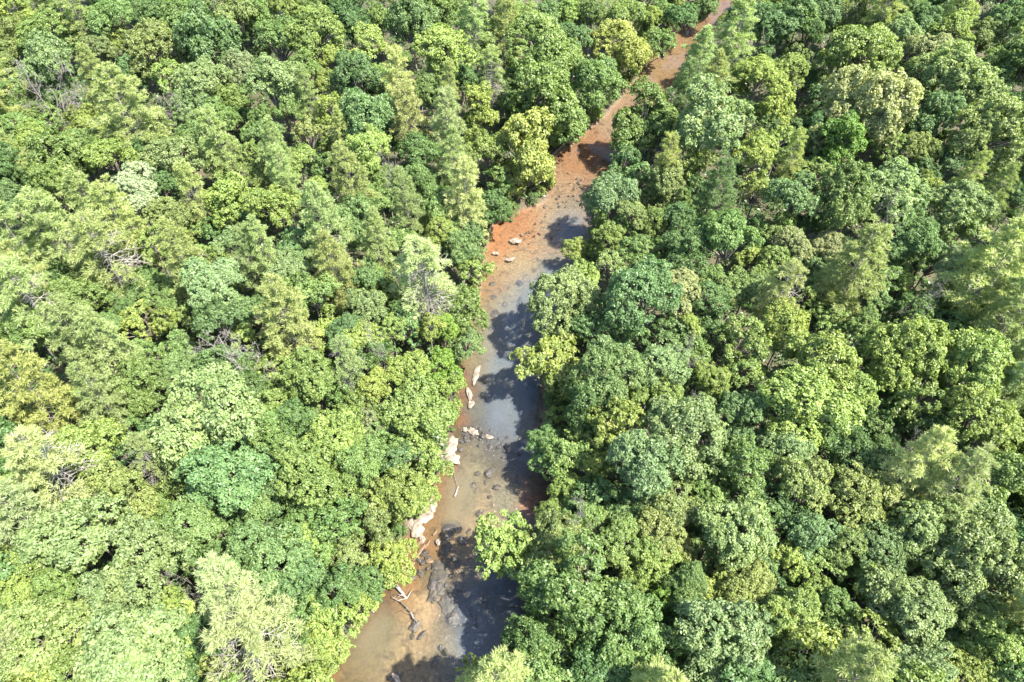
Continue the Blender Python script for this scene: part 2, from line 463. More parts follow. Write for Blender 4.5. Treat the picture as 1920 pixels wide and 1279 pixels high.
def broad_crown(seed, R=4.5, vr=1.0, nsub=7, sub=(0.38, 0.54), ring=(0.42, 0.62), lobes=30, per_lobe=11, per=17, spray=0.33, leaf=0.25, top=0.58, up=1.12, low=-0.3, zspread=(-0.45, 0.3), drop=0.0):
    """a crown of several billows, each of many lobes, each of many leaf sprays"""
    r = np.random.default_rng(seed)
    subs = [(np.array([r.normal(0, 0.08), r.normal(0, 0.08), 0.22]) * R * np.array([1, 1, vr]), top * R)]
    a0 = r.uniform(0, 6.283)
    for k in range(nsub):
        az = a0 + 6.283 * k / nsub + r.normal(0, 0.22)
        d = r.uniform(*ring) * R
        q = r.uniform(*sub) * R
        z = r.uniform(*zspread) * R * vr
        subs.append((np.array([math.cos(az) * d, math.sin(az) * d, z]), q))
    for k in range(nsub // 2):              # upper shoulders
        az = a0 + 6.283 * (k + 0.5) / max(1, nsub // 2) + r.normal(0, 0.3)
        subs.append((np.array([math.cos(az) * 0.34 * R, math.sin(az) * 0.34 * R, r.uniform(0.3, 0.52) * R * vr]), r.uniform(0.26, 0.36) * R))
    PC, PN, TS, RH = [], [], [], []
    cents = []
    for c, q in subs:
        st = r.normal(0, 0.14)
        nl = max(8, int(lobes * (q / (0.45 * R)) ** 2))
        gi = np.arange(nl) + r.uniform(0, 1)
        zz = 1 - (1 - low) * (gi % nl + 0.5) / nl
        th = gi * 2.39996 + r.uniform(0, 6.28)
        sq = np.sqrt(np.maximum(0, 1 - zz * zz))
        dirs = unit(np.stack([np.cos(th) * sq, np.sin(th) * sq, zz], 1) + r.normal(0, 0.16, (nl, 3)))
        for d in dirs:
            lq = q * r.uniform(0.19, 0.36)
            lc = c + d * (q - lq * 0.75) * r.uniform(0.80, 1.16) * np.array([1, 1, up])
            inside = False
            for c2, q2 in subs:
                if q2 is q: continue
                if np.linalg.norm((lc - c2) / np.array([1, 1, up])) < q2 * 0.72:
                    inside = True; break
            if inside or r.uniform() < drop: continue
            cents.append((lc, lq, d))
            ns = max(4, int(per_lobe * (lq / (0.135 * R)) ** 1.5))
            out = unit(d * 0.9 + np.array([0, 0, 0.4]))
            dd = rand_dirs(r, ns * 3)
            dd = dd[(dd @ out) > -0.2][:ns]
            PC.append(lc + dd * (lq * r.uniform(0.66, 1.28, len(dd)))[:, None])
            PN.append(unit(dd * 0.75 + out * 0.3 + np.array([0, 0, 0.4]) + rand_dirs(r, len(dd)) * 0.35))
            TS.append(st + r.normal(0, 0.14) + r.normal(0, 0.22, len(dd)))
            RH.append(r.uniform(0.65, 1.35, len(dd)) * spray * R / 4.5)
    P = np.concatenate(PC); Nn = np.concatenate(PN); T = np.concatenate(TS); RH = np.concatenate(RH)
    # pockets and bulges, so that no crown is a smooth dome
    k = 2.3 / R
    hole = fbm((P[:, 0] + P[:, 2] * 0.55) * k + seed, (P[:, 1] - P[:, 2] * 0.6) * k, seed, 3)
    keep = hole > np.quantile(hole, 0.07)
    P, Nn, T, RH = P[keep], Nn[keep], T[keep], RH[keep]
    bul = fbm((P[:, 0] - P[:, 2] * 0.4) * k * 0.7 + 9, (P[:, 1] + P[:, 2] * 0.5) * k * 0.7 + seed, seed + 50, 2)
    P = P * (1 + 0.36 * (bul - 0.5))[:, None]
    v, f, t = sprays_to_leaves(r, P, Nn, RH, per, leaf * R / 4.5, 0.60, T, droop=0.4, loose=0.85)
    me = mesh_np("broad_crown_mesh", v, f, M_LEAF, tint=t)
    tb = Tubes()
    start = np.array([0, 0, -vr * R * 0.8])
    r.shuffle(cents)
    for c, q, d in cents[:26]:
        mid = start * 0.35 + c * 0.45 + np.array([0, 0, 0.05 * R]) + r.normal(0, 0.06 * R, 3)
        end = c + d * q * 0.3
        tb.add([start, start * 0.6 + mid * 0.4, mid, (mid + end) / 2 + r.normal(0, 0.03 * R, 3), end], np.array([0.15, 0.11, 0.08, 0.05, 0.015]) * R / 4.5, 4)
    return dict(crown=me, limbs=tb.mesh("limb_mesh", M_BARK), R=R * 1.05, half=R * vr)

def pine_crown(seed, R=4.2, half=7.5, bare=0.0, top_round=0.55, droop=0.25, dens=1.0, side_bare=False):
    r = np.random.default_rng(seed)
    tb = Tubes()
    POS, AX, NR, LN, TT = [], [], [], [], []
    bend = r.normal(0, 0.25, 2)
    z = -half
    a0 = r.uniform(0, 6.28)
    bare_dir = r.uniform(0, 6.28)
    while z < half - 0.25:
        t = (z + half) / (2 * half)
        prof = (1 - t) ** top_round * (0.55 + 0.45 * min(1, t / 0.3)) if t < 0.97 else 0.1
        nb = r.integers(4, 7)
        a0 += r.uniform(0.4, 1.2)
        for k in range(nb):
            az = a0 + 6.283 * k / nb + r.normal(0, 0.18)
            Lb = max(0.35, R * prof * r.uniform(0.62, 1.12))
            if r.uniform() < 0.08: Lb *= 1.25
            h = np.array([math.cos(az), math.sin(az), 0])
            rise = 0.30 + 0.75 * t + r.normal(0, 0.08)
            zz = z + r.normal(0, 0.15)
            S = np.linspace(0, 1, 6)
            pts = np.array([h * (Lb * s) + np.array([0, 0, zz + Lb * (rise * s - (droop + 0.35) * s * s)]) for s in S])
            rad = 0.032 * (Lb / R) * (1 - S * 0.85) + 0.008
            isbare = r.uniform() < bare * (1.25 - t * 1.1) or (side_bare and math.cos(az - bare_dir) > 0.25 and t < 0.75 and r.uniform() < 0.85)
            tb.add(pts, rad * (1.5 if isbare else 1.0), 3)
            if isbare:
                for s in (0.4, 0.6, 0.8):
                    b0 = h * (Lb * s) + np.array([0, 0, zz + Lb * (rise * s - (droop + 0.35) * s * s)])
                    for sg in (-1, 1):
                        hv = np.array([math.cos(az + sg * 0.8), math.sin(az + sg * 0.8), 0.12])
                        tb.add([b0, b0 + hv * Lb * 0.2, b0 + hv * Lb * 0.34 + r.normal(0, 0.08, 3)], [0.03, 0.022, 0.01], 3)
                continue
            # needle plumes along the branch and its branchlets
            nt = int(dens * (6 + 27 * (Lb / R)))
            s = r.uniform(0.28, 1.0, nt) ** 0.8
            lat = r.uniform(-1, 1, nt) * (0.30 * Lb) * (1.15 - s) * 1.1
            sidev = np.array([-h[1], h[0], 0])
            p = h[None, :] * (Lb * s + np.abs(lat) * 0.45)[:, None] + sidev[None, :] * lat[:, None]
            p[:, 2] += zz + Lb * (rise * s - (droop + 0.35) * s * s) + r.normal(0, 0.07, nt)
            per = 9
            pd = unit(h[None, :] * 0.8 + sidev[None, :] * np.sign(lat)[:, None] * 0.55 + np.array([0, 0, 0.35]))
            P = np.repeat(p, per, 0); D = np.repeat(pd, per, 0)
            ax = unit(D * 0.75 + rand_dirs(r, len(P)) * 0.95 + np.array([0, 0, 0.15]))
            ln = r.uniform(0.32, 0.62, len(P))
            POS.append(P + ax * (ln * 0.45)[:, None] + rand_dirs(r, len(P)) * 0.08); AX.append(ax); NR.append(unit(rand_dirs(r, len(P)) + np.array([0, 0, 1.0]))); LN.append(ln)
            TT.append(np.repeat(np.clip(r.normal(0, 0.25, nt), -1, 1), per))
        z += r.uniform(0.55, 1.0) * half / 7.5
    pos, ax, nr, ln, tt = (np.concatenate(a) for a in (POS, AX, NR, LN, TT))
    wd = 0.075 * r.uniform(0.7, 1.3, len(ln))
    v, f = leaf_quads(pos, ax, nr, ln, wd, 0.1)
    tt = np.clip(tt + r.normal(0, 0.2, len(tt)), -1, 1)
    me = mesh_np("pine_crown_mesh", v, f, M_NEEDLE, tint=np.repeat(tt, 4))
    return dict(crown=me, limbs=tb.mesh("pine_limb_mesh", M_DEAD if bare > 0.2 or side_bare else M_PINEBARK), R=R, half=half)

def dead_tree_meshes(seed, height=13.0, spread=0.55, fork=1, fine=True, girth=0.2):
    r = np.random.default_rng(seed)
    trunk, limbs = Tubes(), Tubes()
    def grow(p, d, L, rad, lvl, tb):
        n = 5
        pts, q, dd = [p], p.copy(), d.copy()
        for i in range(n):
            dd = unit(dd + r.normal(0, 0.13 + 0.05 * lvl, 3) + np.array([0, 0, 0.06]))
            q = q + dd * L / n
            pts.append(q.copy())
        rr = np.linspace(rad, rad * (0.35 if lvl < 3 else 0.3), n + 1)
        tb.add(pts, np.maximum(rr, 0.018), 5 if lvl < 2 else 3)
        if lvl >= (4 if fine else 3): return
        nb = [9, 5, 4, 3][min(lvl, 3)]
        for k in range(nb):
            s = r.uniform(0.3 if lvl == 0 else 0.2, 1.0)
            i = min(n - 1, int(s * n))
            b = pts[i] + (pts[i + 1] - pts[i]) * (s * n - i)
            az = r.uniform(0, 6.283)
            side = unit(np.cross(dd, rand_dirs(r, 1)[0]))
            nd = unit(dd * (1 - spread) + side * (spread + 0.15))
            grow(b, nd, L * r.uniform(0.32, 0.62) * (1.1 - 0.4 * s), max(0.02, rad * (1 - 0.65 * s) * 0.55), lvl + 1, limbs)
    for k in range(fork):
        d0 = unit(np.array([r.normal(0, 0.08) + (0.28 * (k * 2 - 1) if fork > 1 else 0), r.normal(0, 0.08), 1.0]))
        grow(np.array([0, 0, 0.0]), d0, height * r.uniform(0.85, 1.0), girth, 0, trunk)
    return dict(trunk=trunk.mesh("snag_trunk_mesh", M_DEAD), limbs=limbs.mesh("snag_limb_mesh", M_DEAD), height=height)

VAR = {
    'O': [broad_crown(100 + i, 4.5, 0.85 + 0.4 * ((i * 37) % 10) / 10, 4 + (i * 5) % 6, top=0.42 + 0.02 * ((i * 7) % 9), sub=(0.30, 0.54), ring=(0.42, 0.70)) for i in range(13)],
    'L': [broad_crown(200 + i, 3.6, [1.0, 0.9, 1.1, 0.95, 0.85, 1.05][i], [5, 4, 6, 5, 4, 5][i], sub=(0.26, 0.46), ring=(0.5, 0.82), lobes=18, per=15, spray=0.44, leaf=0.33, top=[0.45, 0.5, 0.4, 0.48, 0.42, 0.5][i], drop=0.14, zspread=(-0.5, 0.35)) for i in range(6)],
    'T': [broad_crown(300 + i, 3.6, [1.5, 1.35, 1.65, 1.45][i], [8, 7, 9, 8][i], sub=(0.34, 0.5), ring=(0.32, 0.62), top=0.46, up=1.35, zspread=(-0.75, 0.2), spray=0.4, leaf=0.3) for i in range(4)],
    'P': [pine_crown(400 + i, 4.2, [7.5, 6.8, 8.0, 7.2, 6.5, 7.8][i], top_round=[0.55, 0.7, 0.5, 0.6, 0.45, 0.65][i], bare=[0.02, 0.08, 0.04, 0, 0.1, 0.05][i], droop=[0.2, 0.3, 0.15, 0.35, 0.25, 0.2][i]) for i in range(6)],
    'H': [pine_crown(500 + i, 4.2, 6.5, bare=[0.35, 0.25, 0.45][i], top_round=0.45, droop=0.35, side_bare=True) for i in range(3)],
}

# a tapering pole one metre long
def pole_mesh(name, mat, r0, r1, sides=7):
    z = np.linspace(0, 1, 7)
    rr = r0 + (r1 - r0) * z
    rr[0] *= 1.25
    path = [(0.012 * math.sin(5 * t), 0.012 * math.cos(4 * t) - 0.012, t) for t in z]
    v, f = tube(path, rr, sides)
    return mesh_np(name, v, f, mat, smooth=True)
POLE = pole_mesh("trunk_mesh", M_BARK, 0.24, 0.12)
PINE_POLE = pole_mesh("pine_trunk_mesh", M_PINEBARK, 0.24, 0.03)
PALE_POLE = pole_mesh("pale_trunk_mesh", M_DEAD, 0.26, 0.06)

TONE = {'g': (0.122, 0.176, 0.052), 'b': (0.102, 0.160, 0.060), 'y': (0.170, 0.216, 0.056), 'Y': (0.222, 0.250, 0.070), 'm': (0.152, 0.202, 0.088),
        'w': (0.245, 0.285, 0.185), 'o': (0.156, 0.190, 0.066), 'e': (0.200, 0.222, 0.108), 'd': (0.078, 0.134, 0.042), 'p': (0.255, 0.315, 0.145), 'v': (0.126, 0.204, 0.034)}
PINE_TONE = {'p': (0.275, 0.310, 0.150), 'e': (0.315, 0.335, 0.185), 'o': (0.275, 0.295, 0.125), 'd': (0.16, 0.205, 0.092)}
TONE_WORD = {'g': 'mid green', 'b': 'blue-green', 'y': 'yellow-green', 'Y': 'golden yellow', 'm': 'pale minty', 'w': 'silvery white', 'o': 'olive',
             'e': 'beige-tinged', 'd': 'dark green', 'p': 'grey-green', 'v': 'vivid green'}
KIND_WORD = {'O': 'rounded tree', 'L': 'loose lobed tree', 'T': 'tall narrow tree', 'P': 'feathery pine', 'H': 'half-bare pine', 'D': 'bare dead tree', 'S': 'low understory tree', 'B': 'bank shrub'}
NAME = {'O': 'broadleaf_tree', 'L': 'lobed_tree', 'T': 'slender_tree', 'P': 'pine_tree', 'H': 'half_bare_pine', 'D': 'dead_tree', 'S': 'understory_tree', 'B': 'bank_shrub'}
CAT = {'O': 'tree', 'L': 'tree', 'T': 'tree', 'P': 'pine tree', 'H': 'pine tree', 'D': 'dead tree', 'S': 'tree', 'B': 'shrub'}
GROUP = {'O': 'rounded broadleaf trees of the forest', 'L': 'loose lobed broadleaf trees of the forest', 'T': 'tall narrow broadleaf trees of the forest', 'P': 'pines among the broadleaf trees',
         'H': 'pines with bare grey branches', 'D': 'bare dead trees in the forest', 'S': 'understory trees in the canopy gaps', 'B': 'shrubs along the river banks'}

# crowns as seen in the photograph: pixel centre, pixel width, kind, tone
TREES = """
20 25 80 O y|90 58 90 O g|150 42 78 P p|38 68 72 O o|8 100 46 O o|92 118 95 O m|125 82 60 O g|188 88 52 O m|230 80 52 L y|215 38 80 O g|284 86 88 O o|245 132 42 T b|300 25 60 O d
345 28 80 O g|390 80 115 O b|440 32 72 O o|448 128 62 O e|310 145 72 L y|378 145 84 O m|357 192 64 O m|405 218 52 T g|180 150 72 P p|235 212 118 P p|298 230 42 T y
20 182 72 L g|40 240 70 O g|60 256 60 O y|24 278 42 O y|12 304 62 O b|145 265 62 O g|108 292 90 O g|208 290 82 O y|225 256 46 O g|330 290 98 O m|412 275 76 P p|466 246 36 L g|472 298 50 L y|350 258 52 O g|265 280 50 O d|55 300 50 O o|405 308 42 T y
490 25 62 O g|545 14 62 O y|592 14 52 O g|530 75 82 O g|590 62 92 O y|652 40 72 O d|710 38 52 O y|695 84 86 O y|770 35 92 O b|825 92 112 O y|755 112 38 O g|840 18 62 O g|892 50 82 P p|945 60 72 P p|922 140 52 H p|486 106 42 O o
518 155 102 O m|572 128 56 O g|625 108 52 O y|665 140 86 O b|712 155 60 T y|746 160 72 P e|806 170 62 O g|842 165 44 P p|580 180 44 P p|622 205 66 L y|690 222 96 O b|768 225 76 P e|838 238 76 P e|900 205 60 T y|490 215 52 O g|545 205 62 O g|578 250 66 L o
518 285 62 P p|560 302 70 O y|640 250 48 P p|690 285 86 O y|735 258 60 O b|782 285 72 O d|850 300 62 P p|910 280 76 O y|986 285 122 T Y
985 35 62 O y|1030 25 52 O b|1065 25 52 O y|1010 95 106 O g|1108 25 52 O g|1085 75 62 O b|1158 92 92 O Y|1172 30 72 O g|1215 32 36 T y|1243 22 34 T g|1280 35 62 O d|1325 14 46 O b|1238 82 58 L g|1025 190 106 T g|1112 160 106 O g|1065 242 62 L g|1312 115 78 P p|1382 66 84 P p|1335 165 80 P p|1290 180 60 P d|1210 215 84 T g|1330 236 140 O m|1425 140 72 O y|1425 40 62 O b|1310 276 80 L y|1175 302 70 L d|1250 312 60 P o|1415 286 86 O y
1460 45 62 O b|1500 28 80 O b|1538 20 62 O b|1520 62 52 O d|1478 130 62 O y|1460 192 66 T y|1600 20 62 O o|1660 18 66 P p|1700 22 60 O g|1640 45 52 O m|1596 55 42 O o|1690 62 62 O m|1732 40 62 O b|1800 18 72 P p|1630 106 120 O y|1555 120 76 L y|1745 95 82 O e|1790 56 72 O y|1848 66 58 O o|1890 40 72 O b|1908 100 52 O b|1867 112 52 O y|1790 140 110 O o|1630 196 134 O e|1580 262 70 T v|1686 240 42 O o|1725 282 58 O o|1760 215 96 O b|1840 190 82 O m|1860 246 126 O o|1545 235 56 O d|1540 262 50 L e|1466 256 54 L y|1488 290 44 P o|1910 190 46 O d
15 370 72 O b|65 386 48 L y|100 350 82 O g|245 358 90 O w|170 385 92 P p|300 345 62 O d|362 360 62 P p|315 405 62 O o|435 375 78 T y|225 418 92 P p|110 436 110 P p|35 455 92 P p|195 476 112 H p|285 455 76 L y|345 490 82 P p|350 446 42 L y|430 455 62 O m|466 482 62 P p|30 520 92 P p|55 562 108 H p|76 530 44 L y|156 562 82 O g|262 585 50 L Y|310 596 52 L y|212 612 62 O g|395 540 100 O m|415 600 92 O b|55 612 82 O g|150 640 110 P p
530 336 62 P p|520 386 92 O y|590 355 44 T y|660 350 82 P p|762 385 66 P p|785 340 62 O d|820 380 76 O g|872 368 84 P e|670 410 82 O b|610 430 92 P p|706 450 70 P p|555 465 72 O b|492 470 62 P p|535 510 72 O m|625 500 82 P p|830 436 62 O y|795 520 112 H e|885 505 66 L y|876 570 76 L g|585 552 92 O g|690 575 76 O m|692 520 62 O b|745 586 48 O d|835 616 52 O v|876 645 60 L b|535 602 110 P p|735 622 52 L y|640 622 62 O b
1145 366 98 O m|1190 402 56 O o|1243 345 70 T o|1228 415 56 O y|1200 466 62 L g|1080 462 46 L y|1092 520 74 L y|1053 575 114 O m|1150 505 60 L o|1200 560 128 O b|1275 542 82 O e|1290 612 42 T y|1360 440 108 O g|1345 366 80 P d|1420 355 72 L y|1290 462 82 O d|1330 560 72 O d|1400 540 90 O g|1270 408 60 O d
1493 372 92 O b|1580 372 118 O g|1668 356 118 O m|1697 402 72 O b|1795 386 96 O m|1860 370 66 P o|1815 336 52 P o|1912 370 60 O b|1485 456 72 O e|1560 462 62 O e|1606 500 110 P p|1465 546 72 H e|1675 452 62 O b|1665 522 62 L g|1725 452 82 O d|1785 500 72 O e|1745 556 56 L y|1862 510 150 P p|1902 590 110 P p
50 725 120 P o|128 756 62 L y|180 736 82 P p|200 660 110 P p|260 716 92 O g|330 692 76 O b|382 770 176 O m|180 836 112 O y|105 880 138 H e|276 860 62 H p|236 932 110 O o|15 906 54 L y|325 886 52 O o|420 902 138 O b|10 790 60 O d
500 802 82 O g|580 702 108 O g|650 680 62 H p|700 722 62 O y|625 820 108 O y|770 690 86 O y|830 682 70 L v|842 736 60 L y|775 782 120 O y|690 802 62 O e|806 860 98 L y|580 882 118 O g|670 872 92 O g|486 920 92 O b|710 936 90 L o|555 782 72 O d|585 770 42 O o|790 915 60 L y
1020 680 118 L y|1140 702 124 O b|1240 690 92 O m|1250 742 62 L y|1335 712 72 O y|1400 766 86 O b|1155 796 108 L y|1025 822 62 L d|1035 870 70 L g|1065 916 62 O y|1290 816 150 O m|1215 882 138 O m|1125 872 62 L y|1265 946 100 O o|1400 882 110 O g|1035 966 66 O y|1100 762 100 O d|1385 640 100 L y
1470 622 110 O y|1550 682 148 O y|1500 762 148 O y|1600 732 92 O y|1620 612 62 O g|1700 656 116 O y|1825 682 126 O y|1840 790 120 O y|1725 756 108 L g|1475 850 92 O m|1505 912 110 O o|1600 872 110 O d|1715 880 108 P e|1785 912 110 P e|1610 936 110 O o|1680 932 72 O o|1880 892 120 O g|1905 725 72 P e|1905 820 60 O d
30 1080 100 O y|60 985 138 P e|165 1000 148 O m|280 1056 150 O m|210 1126 120 O m|110 1092 92 O g|360 986 120 O b|95 1196 150 O o|305 1190 110 L y|240 1250 180 O m|430 1110 122 P e|475 1200 168 H e|400 1242 62 L o|20 1232 100 P e|100 1278 120 O g
505 1042 120 O b|570 1086 92 O b|565 1016 62 O y|645 1042 72 L o|725 1046 98 L y|700 986 82 L o|630 1150 108 L y|605 1216 92 O y|675 1138 60 L y|690 1082 72 O d|560 1262 92 O y|520 1140 90 O b
945 1026 128 L y|1035 1032 110 O o|1090 1110 178 O g|1185 1186 138 O g|1000 1212 118 O d|1165 1020 92 O g|1245 1002 100 O o|1245 1112 62 L v|1290 1092 82 O g|1385 992 140 O o|1395 1092 82 O o|1370 1200 150 O m|1265 1212 62 L g|892 1266 78 L y|990 1274 62 L y|1110 1268 110 O d
1510 1002 110 O b|1485 1056 62 L y|1595 1026 92 O g|1660 1032 100 O b|1720 990 120 O o|1716 1036 44 L y|1830 1052 150 O m|1710 1130 130 O m|1793 1112 56 L v|1485 1152 106 O y|1510 1236 150 L y|1640 1196 110 L y|1570 1140 82 O g|1730 1246 110 O m|1785 1200 62 O b|1886 1226 130 O y|1840 1152 92 O g|1906 1120 100 O m|1820 1278 100 O y|1900 1010 70 O g
"""
ENTRIES = []
for row in TREES.replace("\n", "|").split("|"):
    row = row.split()
    if len(row) == 5:
        ENTRIES.append((float(row[0]), float(row[1]), float(row[2]), row[3], row[4]))
DEAD = [(455, 700, 120, 0), (105, 205, 75, 1), (322, 225, 40, 2), (726, 352, 52, 3), (716, 660, 36, 4), (1655, 436, 50, 5), (1100, 975, 52, 0), (1722, 846, 42, 2), (370, 1130, 60, 3), (1296, 690, 44, 5),
        (1700, 585, 44, 2), (935, 165, 34, 3), (1330, 180, 40, 2), (1290, 806, 46, 5)]

# ------------------------------------------------------------------ where each crown stands
class Tree: pass
ALL = []
def place(px, py, w, kind, tone, low=False):
    t = Tree()
    t.px, t.py, t.w, t.kind, t.tone = px, py, w, kind, tone
    zc = 14.0
    for _ in range(3):
        p = at(px, py, zc)
        R = w * 0.5 * depth_of(p) / F
        if kind in 'PH':
            zc = 14.5 + 0.35 * R
        elif kind == 'S':
            zc = 6.0 + 0.9 * R
        elif kind == 'B':
            zc = 1.2 + 0.55 * R
        else:
            zc = min(16.5, 6.0 + 1.75 * R)
            if kind == 'T': zc = 7.5 + 1.3 * R
    jit = rnd.uniform(-1.0, 1.0) if kind not in 'B' else 0
    zc += jit
    sd = float(river_sd(np.array(p[0]), np.array(p[1])))
    if kind not in 'PHSB' and sd < 6:      # lower trees lean out over the water
        zc = min(zc, 3.0 + 1.3 * R + max(sd, 0) * 0.6)
    p = at(px, py, zc)
    t.R = w * 0.5 * depth_of(p) / F
    t.c = Vector(p)
    # the foot of the tree: below the crown, or on the bank if that is water
    bx_, by_ = p[0], p[1]
    xl, xr = banks(np.array(by_))
    if xl - 0.8 < bx_ < xr + 0.8:
        bx_ = float(xl) - 1.0 if abs(bx_ - xl) < abs(bx_ - xr) else float(xr) + 1.0
    t.foot = Vector((bx_, by_, float(ground_z(np.array(bx_), np.array(by_)))))
    ALL.append(t)
    return t
for e in ENTRIES:
    place(*e)

# understory and margins: fill what the seen crowns leave open
CELL = 10
gx0, gy0, gx1, gy1 = -70, -50, 1990, 1390
cw, ch = int((gx1 - gx0) / CELL), int((gy1 - gy0) / CELL)
cxs = gx0 + (np.arange(cw) + 0.5) * CELL
cys = gy0 + (np.arange(ch) + 0.5) * CELL
CX, CY = np.meshgrid(cxs, cys)
cov = np.zeros((ch, cw), bool)
for t in ALL:
    hy = t.w * {'O': 0.48, 'L': 0.48, 'T': 0.68, 'P': 0.68, 'H': 0.62}[t.kind]
    cov |= ((CX - t.px) / (t.w * 0.5)) ** 2 + ((CY - t.py) / hy) ** 2 < 1.0
rpx = [to_px((x, y, 0)) for x, y in lw]; rpx2 = [to_px((x, y, 0)) for x, y in rw]
rpx.sort(key=lambda p: p[1]); rpx2.sort(key=lambda p: p[1])
XLp = np.interp(CY, [p[1] for p in rpx], [p[0] for p in rpx]); XRp = np.interp(CY, [p[1] for p in rpx2], [p[0] for p in rpx2])
river_cells = (CX > XLp - 14) & (CX < XRp - 4)
cov |= river_cells
order = [(i, j) for i in range(ch) for j in range(cw)]
rnd.shuffle(order)
n_fill = 0
for i, j in order:
    if cov[i, j]: continue
    px, py = float(CX[i, j]), float(CY[i, j])
    inside = 0 < px < 1920 and 0 < py < 1279
    base = 40 + 50 * min(1.1, max(0, py / 1279))
    w = base * rnd.uniform(0.9, 1.3) * (1.0 if inside else 1.35)
    # skip slivers: need some open room
    y0, y1, x0, x1 = max(0, i - 2), i + 3, max(0, j - 2), j + 3
    if (~cov[y0:y1, x0:x1]).mean() < (0.36 if inside else 0.55): continue
    edge = (abs(px - np.interp(py, [p[1] for p in rpx], [p[0] for p in rpx])) < 45) or (abs(px - np.interp(py, [p[1] for p in rpx2], [p[0] for p in rpx2])) < 30)
    kind = ('S' if not edge else 'B') if inside else rnd.choice('OLTP')
    tone = rnd.choice('dgbgyd') if kind in 'SOLT' else ('p' if kind == 'P' else rnd.choice('gyy'))
    place(px, py, w if kind != 'B' else w * 0.75, kind, tone)
    cov |= ((CX - px) / (w * 0.5)) ** 2 + ((CY - py) / (w * 0.46)) ** 2 < 1.0
    n_fill += 1

# shrubs that hang over both banks
yy = 20.0
while yy < 235:
    for side in (0, 1):
        if rnd.random() < 0.18: continue
        y_ = yy + rnd.uniform(-0.8, 0.8)
        xl, xr = banks(np.array(y_))
        off = rnd.uniform(0.7, 1.9)
        x_ = float(xl) - off if side == 0 else float(xr) + off
        px, py = to_px((x_, y_, 2.0))
        if not (-60 < py < 1330): continue
        if any(abs(px - a) < 26 and abs(py - b) < 30 for a, b in ((893, 704), (880, 745), (846, 845), (800, 960), (780, 992), (748, 1108))): continue
        Rm = rnd.uniform(1.1, 2.0)
        place(px, py, 2 * Rm * F / depth_of((x_, y_, 2.0)), 'B', rnd.choice('gygoyd'))
    yy += rnd.uniform(2.2, 3.6)

# ------------------------------------------------------------------ labels that single each tree out
MARKS = [(455, 700, 'the big bare grey snag'), (986, 290, 'the tall golden tree at the bend'), (1158, 92, 'the golden crown by the far reach'), (245, 358, 'the silvery white crown'),
         (1382, 66, 'the tall pine by the far reach'), (475, 1200, 'the huge half-bare pine at bottom'), (105, 880, 'the half-bare pine near left edge'), (1630, 196, 'the wide beige crown'),
         (1580, 262, 'the small vivid pointed crown'), (1655, 436, 'the twiggy snag in right woods'), (1862, 510, 'the huge pine at right edge'), (1550, 682, 'the broad bright yellow-green crown'),
         (1100, 975, 'the thin snag by lower river'), (945, 1026, 'the pale tree overhanging lower river'), (825, 92, 'the neat round crown at top'), (726, 352, 'the branching snag in left woods'),
         (105, 205, 'the white forked trunks'), (795, 520, 'the white-trunked pine'), (262, 585, 'the small golden crown'), (1793, 1112, 'the small vivid crown at lower right'),
         (1330, 236, 'the wide minty crown'), (1245, 1112, 'the vivid low tree at bottom'), (716, 660, 'the thin upright snag'), (1020, 680, 'the sparse tree over blue shaded water'),
         (240, 1250, 'the huge minty crown at bottom'), (382, 770, 'the huge minty oak-like crown'), (1785, 912, 'the beige pine in right woods'), (1840, 190, 'the minty crown at upper right')]
DIRS = ['right of', 'above-right of', 'above', 'above-left of', 'left of', 'below-left of', 'below', 'below-right of']
ORD = ['', 'second', 'third', 'fourth', 'fifth', 'sixth', 'seventh', 'eighth', 'ninth', 'tenth', 'eleventh', 'twelfth', 'thirteenth', 'fourteenth', 'fifteenth']
def label_all(items):
    """items: (object, px, py, look words)"""
    buckets = {}
    for o, px, py, look in items:
        best = sorted((math.hypot(px - m[0], py - m[1]), k) for k, m in enumerate(MARKS))
        d, k = best[0]
        if d < 12:
            o["label"] = look + ', known as a landmark'     # replaced below
            buckets.setdefault(('self', k), []).append((0, o, look, None, None))
            continue
        ang = math.atan2(-(py - MARKS[k][1]), px - MARKS[k][0])
        s = int(round(ang / (math.pi / 4))) % 8
        buckets.setdefault((look, k, s), []).append((d, o, look, k, s))
    for key, lst in buckets.items():
        lst.sort(key=lambda q: q[0])
        for n, (d, o, look, k, s) in enumerate(lst):
            if k is None:
                continue
            o["label"] = look + (', ' + ORD[n] + ' one ' if n else ' ') + DIRS[s] + ' ' + MARKS[k][2]
